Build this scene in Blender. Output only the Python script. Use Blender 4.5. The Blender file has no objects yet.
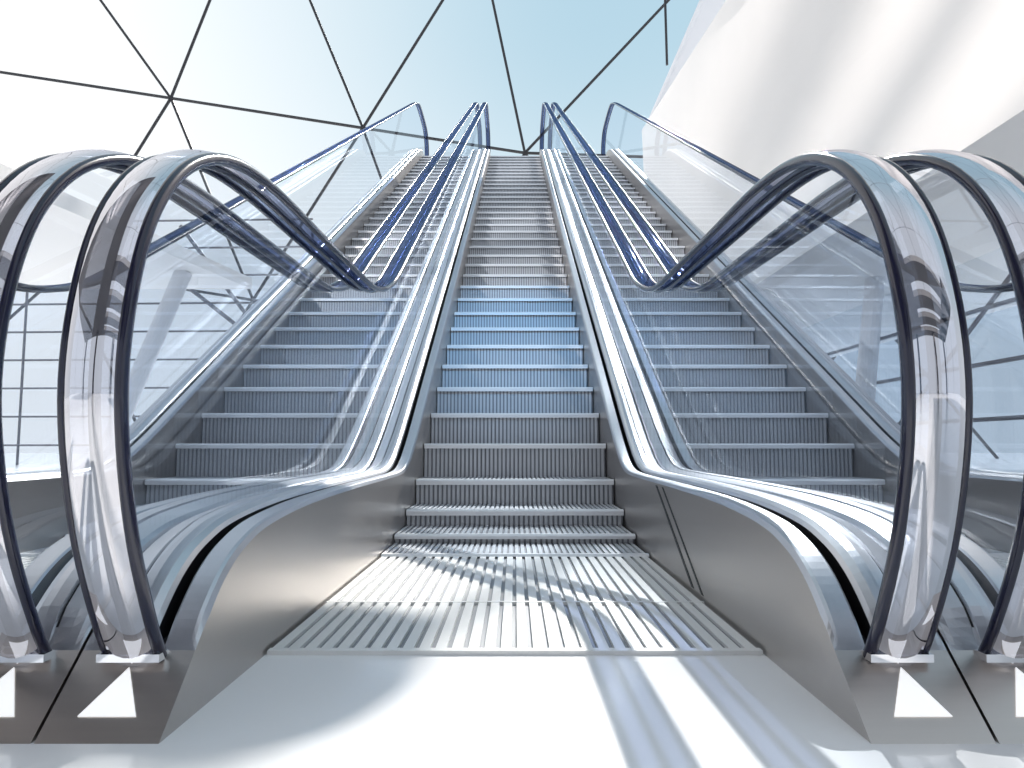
import bpy, bmesh, math, random
from mathutils import Vector, Matrix
random.seed(3)
S=bpy.context.scene
try:
    S.view_settings.view_transform='Standard'
except Exception: pass

# ------------------------------------------------------------------ materials
def newmat(name):
    m=bpy.data.materials.new(name); m.use_nodes=True
    return m,m.node_tree.nodes,m.node_tree.links,m.node_tree.nodes['Principled BSDF']
def pbr(name,col,metal=0,rough=.5,coat=0,brush=None,var=.06,emis=0,spec=None):
    m,n,l,b=newmat(name)
    b.inputs['Base Color'].default_value=(*col,1)
    b.inputs['Metallic'].default_value=metal
    b.inputs['Roughness'].default_value=rough
    b.inputs['Coat Weight'].default_value=coat
    if emis:
        b.inputs['Emission Color'].default_value=(*col,1); b.inputs['Emission Strength'].default_value=emis
    if spec is not None: b.inputs['Specular IOR Level'].default_value=spec
    if brush:
        tc=n.new('ShaderNodeTexCoord'); mp=n.new('ShaderNodeMapping'); mp.inputs['Scale'].default_value=brush
        nz=n.new('ShaderNodeTexNoise'); nz.inputs['Scale'].default_value=1; nz.inputs['Detail'].default_value=4
        l.new(tc.outputs['Object'],mp.inputs['Vector']); l.new(mp.outputs[0],nz.inputs['Vector'])
        mr=n.new('ShaderNodeMapRange'); mr.inputs['To Min'].default_value=rough-var; mr.inputs['To Max'].default_value=rough+var
        l.new(nz.outputs['Fac'],mr.inputs['Value']); l.new(mr.outputs[0],b.inputs['Roughness'])
        mx=n.new('ShaderNodeMix'); mx.data_type='RGBA'
        mx.inputs[6].default_value=(*[c*.95 for c in col],1); mx.inputs[7].default_value=(*[min(1,c*1.05) for c in col],1)
        l.new(nz.outputs['Fac'],mx.inputs[0]); l.new(mx.outputs[2],b.inputs['Base Color'])
    return m
STEEL=pbr('brushed_steel',(.52,.485,.46),1,.34,brush=(4,4,220))
DECK=pbr('deck_aluminium',(.54,.55,.58),1,.34,brush=(160,2,160))
STEPM=pbr('step_aluminium',(.58,.60,.63),.35,.42,brush=(6,30,6))
STEPD=pbr('step_groove',(.27,.275,.30),.4,.5)
NOSE=pbr('step_nosing',(.84,.85,.87),.3,.35)
CHROME=pbr('polished_chrome',(.86,.85,.87),1,.05)
NAVY=pbr('handrail_navy',(.005,.006,.026),0,.2,coat=.3)
BLACK=pbr('groove_and_shade_black',(.008,.008,.010),0,.45)
FRAME=pbr('facade_frame_dark',(.03,.03,.035),.3,.45)
FRAMEG=pbr('curtain_wall_frame_grey',(.16,.16,.18),.3,.45)
WHITE=pbr('white_plaster',(.88,.85,.83),0,.40,brush=(.6,.6,.6),var=.05)
GREY=pbr('ceiling_grey',(.09,.09,.10),0,.6,brush=(1,1,1))
COLW=pbr('white_paint',(.82,.82,.84),0,.35)
FLOORM=pbr('floor_polished_white',(.88,.88,.89),0,.14,brush=(1.2,1.2,1.2),var=.04)
PLATE=pbr('landing_plate_metal',(.82,.82,.81),.15,.36,brush=(30,3,3))
PLATED=pbr('landing_plate_groove',(.28,.29,.31),.4,.5)
SIGN=pbr('sign_white',(.95,.95,.95),0,.4,emis=.6)

def glass(name,tint,refl=1.0,cap=.12,rough=.015,base=0.0,gcol=(.95,.97,1),tint2=None):
    m=bpy.data.materials.new(name); m.use_nodes=True
    n=m.node_tree.nodes; l=m.node_tree.links; n.clear()
    o=n.new('ShaderNodeOutputMaterial'); mx=n.new('ShaderNodeMixShader')
    tr=n.new('ShaderNodeBsdfTransparent'); tr.inputs[0].default_value=(*tint,1)
    gl=n.new('ShaderNodeBsdfGlossy'); gl.inputs['Roughness'].default_value=rough; gl.inputs[0].default_value=(*gcol,1)
    fr=n.new('ShaderNodeFresnel'); fr.inputs['IOR'].default_value=1.45
    mu=n.new('ShaderNodeMath'); mu.operation='MULTIPLY_ADD'; mu.inputs[1].default_value=refl; mu.inputs[2].default_value=base
    mi=n.new('ShaderNodeMath'); mi.operation='MINIMUM'; mi.inputs[1].default_value=cap
    l.new(fr.outputs[0],mu.inputs[0]); l.new(mu.outputs[0],mi.inputs[0]); l.new(mi.outputs[0],mx.inputs[0])
    l.new(tr.outputs[0],mx.inputs[1]); l.new(gl.outputs[0],mx.inputs[2]); l.new(mx.outputs[0],o.inputs[0])
    if tint2:   # belt is clear round the newel, deep blue along the run
        tc=n.new('ShaderNodeTexCoord'); sp=n.new('ShaderNodeSeparateXYZ'); l.new(tc.outputs['Object'],sp.inputs[0])
        def ramp(a,b,c,d):
            mr=n.new('ShaderNodeMapRange'); mr.inputs['From Min'].default_value=a; mr.inputs['From Max'].default_value=b
            mr.inputs['To Min'].default_value=c; mr.inputs['To Max'].default_value=d
            l.new(sp.outputs['Y'],mr.inputs['Value']); return mr.outputs[0]
        r=ramp(1.15,2.2,0,1)
        for sock,a,b in ((tr.inputs[0],tint,tint2[0]),(gl.inputs[0],gcol,tint2[1])):
            q=n.new('ShaderNodeMix'); q.data_type='RGBA'; q.inputs[6].default_value=(*a,1); q.inputs[7].default_value=(*b,1)
            l.new(r,q.inputs[0]); l.new(q.outputs[2],sock)
        l.new(ramp(1.15,1.5,base,.15),mu.inputs[2]); l.new(ramp(1.15,1.5,cap,.38),mi.inputs[1])
    return m
GLASS=glass('balustrade_glass',(.87,.91,.955),.8,.16)
GLASSF=glass('facade_glass_grey',(.62,.67,.73),1.0,.4)
BAND=glass('handrail_clear_band',(.58,.60,.67),1.0,.92,.02,.64,(.82,.81,.85),((.13,.17,.32),(.22,.28,.44)))

# ------------------------------------------------------------------ helpers
def mkobj(name,verts,faces,mats,midx=None,parent=None,smooth=False,loc=(0,0,0)):
    me=bpy.data.meshes.new(name); me.from_pydata([tuple(v) for v in verts],[],faces)
    for m in mats: me.materials.append(m)
    if midx:
        for p,i in zip(me.polygons,midx): p.material_index=i
    if smooth:
        for p in me.polygons: p.use_smooth=True
    bm=bmesh.new(); bm.from_mesh(me); bmesh.ops.recalc_face_normals(bm,faces=bm.faces); bm.to_mesh(me); bm.free()
    me.update()
    ob=bpy.data.objects.new(name,me); S.collection.objects.link(ob); ob.location=loc
    if parent: ob.parent=parent
    return ob
def empty(name,loc=(0,0,0)):
    e=bpy.data.objects.new(name,None); e.empty_display_size=.3; e.location=loc; S.collection.objects.link(e); return e
def cat(pts,sub=6):
    out=[]; P=[pts[0]]+pts+[pts[-1]]
    for i in range(1,len(P)-2):
        p0,p1,p2,p3=P[i-1],P[i],P[i+1],P[i+2]
        for k in range(sub):
            t=k/sub
            out.append(tuple(.5*((2*p1[j])+(-p0[j]+p2[j])*t+(2*p0[j]-5*p1[j]+4*p2[j]-p3[j])*t*t+(-p0[j]+3*p1[j]-3*p2[j]+p3[j])*t**3) for j in range(2)))
    out.append(pts[-1]); return out
def normals(path):
    N=[]
    for i in range(len(path)):
        a=path[max(0,i-1)]; b=path[min(len(path)-1,i+1)]
        dy,dz=b[0]-a[0],b[1]-a[1]; L=math.hypot(dy,dz) or 1
        N.append((-dz/L,dy/L))
    return N
class MB:
    def __init__(s): s.v=[];s.f=[];s.m=[]
    def box(s,x0,x1,y0,y1,z0,z1,m=0):
        b=len(s.v)
        s.v+=[(x,y,z) for z in (z0,z1) for y in (y0,y1) for x in (x0,x1)]
        for q in ((0,1,3,2),(4,6,7,5),(0,4,5,1),(2,3,7,6),(0,2,6,4),(1,5,7,3)):
            s.f.append(tuple(b+i for i in q)); s.m.append(m)
    def prism(s,poly,d,m=0):
        b=len(s.v); k=len(poly); d=Vector(d)
        s.v+=[tuple(p) for p in poly]+[tuple(Vector(p)+d) for p in poly]
        s.f.append(tuple(b+i for i in range(k))); s.f.append(tuple(b+k+i for i in reversed(range(k)))); s.m+=[m,m]
        for i in range(k):
            j=(i+1)%k; s.f.append((b+i,b+j,b+k+j,b+k+i)); s.m.append(m)
    def beam(s,a,b,r,m=0,n=6,r2=None):
        a=Vector(a);b=Vector(b);d=(b-a).normalized()
        u=d.cross(Vector((0,0,1)))
        if u.length<.01: u=d.cross(Vector((0,1,0)))
        u.normalize(); w=d.cross(u); k=len(s.v); r2=r2 or r
        for c,rr in ((a,r),(b,r2)):
            for i in range(n):
                t=2*math.pi*i/n; s.v.append(tuple(c+(u*math.cos(t)+w*math.sin(t))*rr))
        for i in range(n):
            j=(i+1)%n; s.f.append((k+i,k+j,k+n+j,k+n+i)); s.m.append(m)
        s.f.append(tuple(k+i for i in range(n))); s.m.append(m)
        s.f.append(tuple(k+n+i for i in range(n))); s.m.append(m)
    def strip(s,rows,cm,closed=False,cmf=None):
        b=len(s.v); w=len(rows[0])
        for r in rows: s.v+=[tuple(p) for p in r]
        for i in range(len(rows)-1):
            for j in range(w if closed else w-1):
                k=(j+1)%w
                s.f.append((b+i*w+j,b+i*w+k,b+(i+1)*w+k,b+(i+1)*w+j))
                s.m.append(cmf(i,j) if cmf else (cm[j] if cm else 0))
        return b,w
    def make(s,name,mats,parent=None,smooth=False,loc=(0,0,0)):
        return mkobj(name,s.v,s.f,mats,s.m,parent,smooth,loc)

# ------------------------------------------------------------------ escalator geometry
SL=.577
def nosing(y): return .43+SL*(y-3.94)
YT=13.92; ZT=.43+.18*32
hr_pts=[(1.165,.06),(1.11,.14),(1.035,.30),(.995,.48),(1.010,.64),(1.07,.785),(1.185,.900),(1.36,.975),(1.6,1.008),
        (2.0,1.018),(2.5,1.03),(2.72,1.038),(2.9,1.062),(3.1,1.118),(3.3,nosing(3.3)+1.14),(3.6,nosing(3.6)+1.14)]
hr_top=[(13.2,nosing(13.2)+1.14),(13.5,nosing(13.5)+1.13),(13.75,7.19),(14.0,7.25),(14.4,7.27),(14.9,7.26),(15.15,7.2),(15.35,7.02),(15.40,6.8),(15.34,6.6),(15.2,6.42),(15.1,6.36)]
def dk(y): return .61+SL*(y-3.94)
dk_pts=[(1.05,0),(1.158,.098),(1.20,.150),(1.27,.205),(1.36,.243),(1.5,.270),(1.8,.288),(2.3,.296),(2.8,.299),(3.15,.303),(3.32,.317),(3.44,.348),(3.56,.402),(3.75,dk(3.75)),(4.2,dk(4.2))]
dk_top=[(13.3,dk(13.3)),(13.6,dk(13.6)-.005),(13.85,6.28),(14.1,6.34),(14.5,6.36),(15.45,6.36)]
HR=cat(hr_pts,6)+cat(hr_top,5)
DKP=[dk_pts[0]]+cat(dk_pts[1:],5)+cat(dk_top,5)

steps=[(2.70,.018),(3.0,.055),(3.315,.128)]
steps.append((3.628,.25))
n=0
while True:
    y,z=3.94+.312*n,.43+.18*n
    if n>32: break
    steps.append((y,z)); n+=1

def build_escalator(loc,shade_strips=False):
    E=empty('escalator',loc)
    # steps
    mb=MB(); NR=44; W=.99
    for i,(y,z) in enumerate(steps):
        zp=steps[i-1][1] if i else 0.002
        yn=steps[i+1][0] if i+1<len(steps) else y+.35
        h=z-zp; lip=min(.026,h*.5)
        def path(lev):
            d=0 if lev else .006
            return [(y+.022+d,zp-.012),(y+.022+d,z-lip),(y,z-lip-.001),(y,z-.008),(y+.008,z),(y+.03,z),(y+.034,z-d),(yn+.03,z-d)]
        rows=[]
        pitch=W/NR
        A=path(1);B=path(0)
        for k in range(NR):
            x0=-W/2+k*pitch; x1=x0+pitch*.6; x2=x0+pitch
            rows.append([(x0,*p) for p in A]); rows.append([(x1,*p) for p in A])
            rows.append([(x1,*p) for p in B]); rows.append([(x2,*p) for p in B])
        b=len(mb.v); w=len(A)
        for r in rows: mb.v+=r
        for r in range(len(rows)-1):
            for j in range(w-1):
                mb.f.append((b+r*w+j,b+r*w+j+1,b+(r+1)*w+j+1,b+(r+1)*w+j))
                mb.m.append(2 if j in (2,3,4) else (1 if r%4==2 else 0))
    mb.make('steps',[STEPM,STEPD,NOSE],E)
    # landing plate with ribs
    mb=MB()
    mb.box(-.4955,.4955,1.480,1.500,0,.009,0)
    mb.box(-.4955,.4955,1.500,2.715,0,.002,1)
    mb.box(-.4955,.4955,1.925,1.937,0,.010,0)
    NP=30; pt=.991/NP
    for k in range(NP):
        x=-.4955+k*pt
        mb.box(x+pt*.12,x+pt*.78,1.500,1.925,.002,.009,0)
        mb.box(x+pt*.12,x+pt*.78,1.937,2.715,.002,.010,0)
    mb.make('landing_plate',[PLATE,PLATED],E)
    mb=MB(); mb.box(-.4955,.4955,YT+.25,15.4,ZT-.06,ZT,0); mb.make('upper_landing_plate',[PLATE],E)
    # side decks
    cs=[(.5,-.012),(.506,-.002),(.512,0),(.546,0),(.550,-.003),(.551,-.06),(.569,-.06),(.570,-.004),(.576,.004),(.588,.010),(.604,.013),(.622,.012),(.624,.006),(.628,.006),(.630,.010),(.650,.005),(.664,.001),(.672,-.005),(.6755,-.012)]
    for sg,nm in ((-1,'deck_left'),(1,'deck_right')):
        mb=MB(); rows=[]; N=normals(DKP)
        N[0]=N[1]=(-.67,.74); gs=[]
        for i,(y,z) in enumerate(DKP):
            zb=max(0,z-.95) if y<13.6 else 5.3
            if y<3.3: zb=0
            g=min(1,max(0,(z-.10)/.05)); gs.append(g)
            row=[(sg*.5,y,zb)]
            for (x,d) in cs:
                row.append((sg*x,y+N[i][0]*d*g,z+N[i][1]*d*g))
            row.append((sg*.6755,y,zb)); rows.append(row)
        def cmf(i,j):
            if j in (5,6,7) and gs[i+1]>.01 and gs[i]>0: return 2
            if j==13 and gs[i]>.5: return 2
            if gs[i+1]<.05 or j==0 or j>=len(cs): return 0
            return 1
        b,w=mb.strip(rows,None,cmf=cmf)
        mb.f.append(tuple(b+(len(rows)-1)*w+j for j in range(w))); mb.m.append(0)
        if shade_strips and sg>0:
            for a,t in ((0,.02),(.10,.03)):  # black strips put in for shade across the right inner wall
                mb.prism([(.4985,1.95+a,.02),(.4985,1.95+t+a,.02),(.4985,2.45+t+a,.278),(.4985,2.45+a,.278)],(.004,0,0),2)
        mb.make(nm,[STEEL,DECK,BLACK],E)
        nf=Vector((0,-.673,.740))
        def fp(x,z): 
            p=Vector((sg*x,1.05+1.1*z,z)); return p+nf*.0025
        T=[fp(.548,.026),fp(.632,.026),fp(.590,.078)]
        Tb=[p-nf*.0022 for p in T]
        mkobj('arrow_sign_'+nm[5:],T+Tb,[(0,1,2),(3,5,4),(0,3,4,1),(1,4,5,2),(2,5,3,0)],[SIGN],None,E)
    # truss soffit
    mb=MB(); rows=[]
    for i,(y,z) in enumerate(DKP):
        if y<3.3: continue
        zb=max(0.001,z-.95) if y<13.6 else 5.3
        rows.append([(-.5,y,zb),(.5,y,zb),(.5,y,zb+.03),(-.5,y,zb+.03)])
    mb.strip(rows,None,True); mb.make('truss_soffit',[STEEL],E)
    # handrails: dark edge beads with a clear glossy band between them
    N=normals(HR)
    band=[(-.040,-.003),(-.030,.003),(-.018,.007),(-.006,.009),(.006,.009),(.018,.007),(.030,.003),(.040,-.003)]
    for sg,nm in ((-1,'handrail_left'),(1,'handrail_right')):
        mb=MB()
        for cx,rx,rn in ((-.0405*sg,.0085,.012),(.0405*sg,.0065,.010)):
            rows=[]
            for i,(y,z) in enumerate(HR):
                row=[]
                for k in range(10):
                    t=2*math.pi*k/10; px=cx+rx*math.cos(t); pn=-.008+rn*math.sin(t)
                    row.append((sg*.59+px,y+N[i][0]*pn,z+N[i][1]*pn))
                rows.append(row)
            mb.strip(rows,[0]*10,True)
        rows=[[(sg*.59+px,y+N[i][0]*pn,z+N[i][1]*pn) for px,pn in ((-.004,-.004),(.004,-.004),(.004,-.022),(-.004,-.022))] for i,(y,z) in enumerate(HR)]
        mb.strip(rows,[0]*4,True)
        mb.make(nm,[NAVY],E,True)
        mb=MB(); rows=[[(sg*.59+px,y+N[i][0]*pn,z+N[i][1]*pn) for px,pn in band] for i,(y,z) in enumerate(HR)]
        mb.strip(rows,None); mb.make('handrail_band_'+nm[9:],[BAND],E,True)
        mb=MB(); mb.box(sg*.59-.048,sg*.59+.048,1.128,1.19,.088,.100,0)
        mb.make('handrail_inlet_'+nm[9:],[CHROME],E)
    off=[(y-N[i][0]*.02,z-N[i][1]*.02) for i,(y,z) in enumerate(HR)]
    low=[(y,z+.008) for (y,z) in DKP if 1.22<y<15.2]
    for sg,nm in ((-1,'glass_left'),(1,'glass_right')):
        vs=[(sg*.59,y,z) for y,z in off]+[(sg*.59,y,z) for y,z in reversed(low)]
        mkobj(nm,vs,[tuple(range(len(vs)))],[GLASS],None,E)
    return E
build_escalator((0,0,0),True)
for x in (-1.356,1.356): build_escalator((x,0,0))

# ------------------------------------------------------------------ floor, upper floor
mb=MB(); mb.box(-30,30,-14,45,-.3,0); mb.make('floor',[FLOORM])
mb=MB(); mb.box(-2.04,2.04,15.46,22,5.7,6.2); 
for x in (-1.5,1.5): mb.beam((x,18,0),(x,18,5.7),.22,n=20)
mb.make('upper_floor_slab',[WHITE])

# ------------------------------------------------------------------ lattice facade
P=[(-23.2,14.2),(-11.92,12.42),(-5.25,11.35),(.34,10.46),(8.2,10.2),(17,11)]
Q=[(-17.9,20.6),(-9.12,20.6),(-1.24,18.2),(7.4,18.2),(15,19)]
R=[(-15.3,6.36),(-8.85,5.33),(-2.8,4.7),(4.6,4.7),(12,5)]
B=[(-22,0),(-12,0),(-5.5,0),(1,0),(8,0),(16,0)]
mb=MB(); Y=24; r=.05
p3=lambda q:(q[0],Y,q[1])
for row in (P,R): 
    for a,b in zip(row,row[1:]): mb.beam(p3(a),p3(b),r)
for a,b in zip(Q,Q[1:]): mb.beam(p3(a),p3(b),r)
for i in range(5):
    mb.beam(p3(P[i]),p3(Q[i]),r); mb.beam(p3(P[i+1]),p3(Q[i]),r)
    mb.beam(p3(P[i]),p3(R[i]),r); mb.beam(p3(P[i+1]),p3(R[i]),r)
    mb.beam(p3(B[i]),p3(R[i]),r); mb.beam(p3(B[i+1]),p3(R[i]),r)
T1=[(-21,14,24),(-12,14,25),(-4,14,24.5),(4,14,24.5),(12,14,24),(19,14,23)]
T2=[(-17,2,25),(-8,2,26),(0,2,26),(8,2,26),(17,2,25)]
T3=[(-21,-9,18),(-12,-9,19),(-4,-9,19),(4,-9,19),(12,-9,19),(19,-9,18)]
for row in (T1,T2,T3):
    for a,b in zip(row,row[1:]): mb.beam(a,b,r)
for i in range(5):
    mb.beam(p3(Q[i]),T1[i],r); mb.beam(p3(Q[i]),T1[i+1],r)
    mb.beam(T1[i],T2[i],r); mb.beam(T1[i+1],T2[i],r)
    mb.beam(T3[i],T2[i],r); mb.beam(T3[i+1],T2[i],r)
for t in T3: mb.beam(t,(t[0],-13.6,0),r)
# short mullion beside the raking parapet
mb.beam((5.15,23.6,18.2),(5.2,23.6,13.4),.045)
mb.make('wall_back_lattice_frame',[FRAME])

mb=MB()
for k in range(1,10): mb.beam((-20,16,.62*k-.2),(-4.6,16,.62*k-.2+.02*k),.024)
mb.beam((-9.2,16,5.4),(-6.1,16,3.0),.05); mb.beam((-7.6,16,5.4),(-5.0,16,2.0),.05)
for x in (-19,-11,-4.6): mb.beam((x,16,0),(x,16,5.45),.03)
mb.make('window_left_frame',[FRAMEG])
mb=MB()
for y in (8,12,17): mb.beam((-6.9,y,0),(-5.9,y+.6,3.5),.15,n=16)
mb.make('slanted_columns',[COLW])
mb=MB(); mb.prism([(-14,7,3.5),(-6.2,7,3.5),(-5.2,14,3.5),(-14,14,3.5)],(0,0,.22)); mb.make('mezzanine_slab',[WHITE])

# ------------------------------------------------------------------ ceiling added out of view behind / above the viewer, darkens metal reflections
mb=MB()
mb.box(-12,-1.2,-13,1.7,5.6,6.0)
for k in range(4): mb.box(-1.4,12,-13+k*2.6,-11.6+k*2.6,5.6,6.0)
mb.box(8,12,-13,-3,5.6,6.0)
mb.make('added_ceiling',[GREY])
mb=MB()
for x in (-10,-4,4.5,10): mb.box(x-.3,x+.3,-12.5,-11.9,0,5.6)
mb.make('square_columns',[GREY])

# ------------------------------------------------------------------ right upper volume: smooth, gently bowed wall
mb=MB(); xs=4.25
def top(y): return 10.6-.157*(22.5-y)
rows=[]
for i in range(25):
    y=22.5-19.5*i/24; row=[]
    for j in range(17):
        f=j/16; z=3.2+(top(y)-3.2)*f
        x=xs-.15*(y-3)/19.5+ .55*math.sin(math.pi*f)*(1-f*.2)*(3/19.5+.8*(22.5-y)/19.5)
        row.append((x,y,z))
    row.append((10,y,top(y))); row.append((10,y,3.2)); rows.append(row)
b,w=mb.strip(rows,None,True)
mb.f.append(tuple(b+j for j in range(w))); mb.m.append(0)
mb.f.append(tuple(b+24*w+j for j in range(w))); mb.m.append(0)
mb.make('wall_right',[WHITE])
mb=MB()
mb.prism([(4.25,22.7,0),(4.25,22.7,10.6),(6.45,22.7,15.6),(9,22.7,15.6),(9,22.7,0)],(0,.15,0))
mb.beam((4.22,22.74,10.55),(6.42,22.74,15.65),.09)
mb.make('raking_parapet',[COLW])
mb=MB()
for a,b in (((6.8,4,0),(6.8,9,3.2)),((6.8,9,3.2),(6.8,14,0)),((6.8,14,0),(6.8,20,3.2)),((6.8,3,1.6),(6.8,22,1.6)),((6.8,3,.8),(6.8,22,.8)),((6.8,3,2.4),(6.8,22,2.4))): mb.beam(a,b,.035)
mb.make('window_right_frame',[FRAMEG])
mkobj('window_right_pane',[(6.85,3,0),(6.85,22,0),(6.85,22,3.2),(6.85,3,3.2)],[(0,1,2,3)],[GLASSF])
mb=MB()
for y in (6,11,16): mb.beam((5.2,y,0),(6.0,y+.8,3.2),.15,n=16)
mb.make('slanted_columns',[COLW])

# added unseen panel, shaped to cast the rounded soft shadow left of the landing
pts=[]
for cx,cy,a0 in ((-.47,1.35,-90),(-.47,1.6,0),(-2.6,1.6,90),(-2.6,1.35,180)):
    for k in range(7):
        t=math.radians(a0+15*k); pts.append((cx+.3*math.cos(t)+3.12,cy+.3*math.sin(t)+9.2,8))
mb=MB(); mb.prism(pts,(0,0,.08))
for x,y in ((.4,10.6),(2.7,10.6)): mb.beam((x,y,8.05),(x,y+3.4,24.5),.01)
mb.make('shadow_panel',[COLW])

# ------------------------------------------------------------------ world, sun, added spot lamps
w=bpy.data.worlds.new('sky'); S.world=w; w.use_nodes=True
n=w.node_tree.nodes; l=w.node_tree.links; bg=n['Background']
tc=n.new('ShaderNodeTexCoord'); sp=n.new('ShaderNodeSeparateXYZ'); l.new(tc.outputs['Generated'],sp.inputs[0])
def mr(src,a,b,c,d):
    k=n.new('ShaderNodeMapRange'); k.interpolation_type='SMOOTHSTEP'
    for nm,v in zip(('From Min','From Max','To Min','To Max'),(a,b,c,d)): k.inputs[nm].default_value=v
    l.new(src,k.inputs['Value']); return k.outputs[0]
def mul(a,b):
    k=n.new('ShaderNodeMath'); k.operation='MULTIPLY'; l.new(a,k.inputs[0]); l.new(b,k.inputs[1]); return k.outputs[0]
fx=mr(sp.outputs['X'],-.68,.12,0,1); fz=mr(sp.outputs['Z'],.10,.55,.35,1)
m1=n.new('ShaderNodeMix'); m1.data_type='RGBA'; m1.inputs[6].default_value=(1.0,1.0,1.0,1); m1.inputs[7].default_value=(.42,.60,.71,1)
l.new(mul(fx,fz),m1.inputs[0])
fy=mr(sp.outputs['Y'],.15,-.5,0,1)
m2=n.new('ShaderNodeMix'); m2.data_type='RGBA'; m2.inputs[7].default_value=(.68,.73,.80,1)
l.new(fy,m2.inputs[0]); l.new(m1.outputs[2],m2.inputs[6]); l.new(m2.outputs[2],bg.inputs[0]); bg.inputs[1].default_value=1.15
sd=bpy.data.lights.new('sun','SUN'); sd.energy=6.3; sd.angle=.007; sd.color=(1,.96,.90)
so=bpy.data.objects.new('sun',sd); S.collection.objects.link(so); so.location=(8,20,20)
so.rotation_euler=Vector((.39,1.15,1)).to_track_quat('Z','Y').to_euler()
def spot(name,loc,tgt,e,col,ang,soft):
    ld=bpy.data.lights.new(name,'SPOT'); ld.energy=e; ld.color=col; ld.spot_size=math.radians(ang); ld.spot_blend=1; ld.shadow_soft_size=soft
    lo=bpy.data.objects.new(name,ld); S.collection.objects.link(lo); lo.location=loc
    lo.rotation_euler=(Vector(loc)-Vector(tgt)).to_track_quat('Z','Y').to_euler()
spot('added_blue_spot',(0,-2,5.4),(0,5.2,1.25),1250,(.16,.54,1),19,.15)  # added unseen lamp, tints the centre steps blue
F=Vector((-6,-1,4.2)); TG=Vector((4.2,10.5,6.8)); spot('added_wall_spot',F,TG,4800,(1,.93,.87),75,.045)  # added lamp out of view, brightens the right wall
d=(TG-F).normalized(); rr=Vector((d.y,-d.x,0)).normalized(); up=rr.cross(d)
bd=(rr*.84+up*.54).normalized(); pd=(rr*-.54+up*.84).normalized()
mb=MB()  # added slats that break the wall lamp's light into stripes
for o,hw in ((-.46,.06),(-.22,.03),(-.02,.07),(.20,.03),(.40,.06)):
    c=F+d*1.1+pd*o
    mb.prism([c-bd*.9-pd*hw,c+bd*.9-pd*hw,c+bd*.9+pd*hw,c-bd*.9+pd*hw],d*.01)
for s in (-1,1):
    c=F+d*1.11+bd*.9*s; mb.beam(c-pd*.5,c+pd*.5,.02)
mb.make('stripe_gobo',[GREY])

# ------------------------------------------------------------------ camera
cd=bpy.data.cameras.new('camera'); cam=bpy.data.objects.new('camera',cd); S.collection.objects.link(cam)
cam.location=(0,0,.4165); cam.rotation_euler=(math.radians(94.92),0,0)
cd.sensor_width=36; cd.lens=720/1024*36; cd.shift_x=-3/1024; cd.clip_start=.02; cd.clip_end=300
S.camera=cam
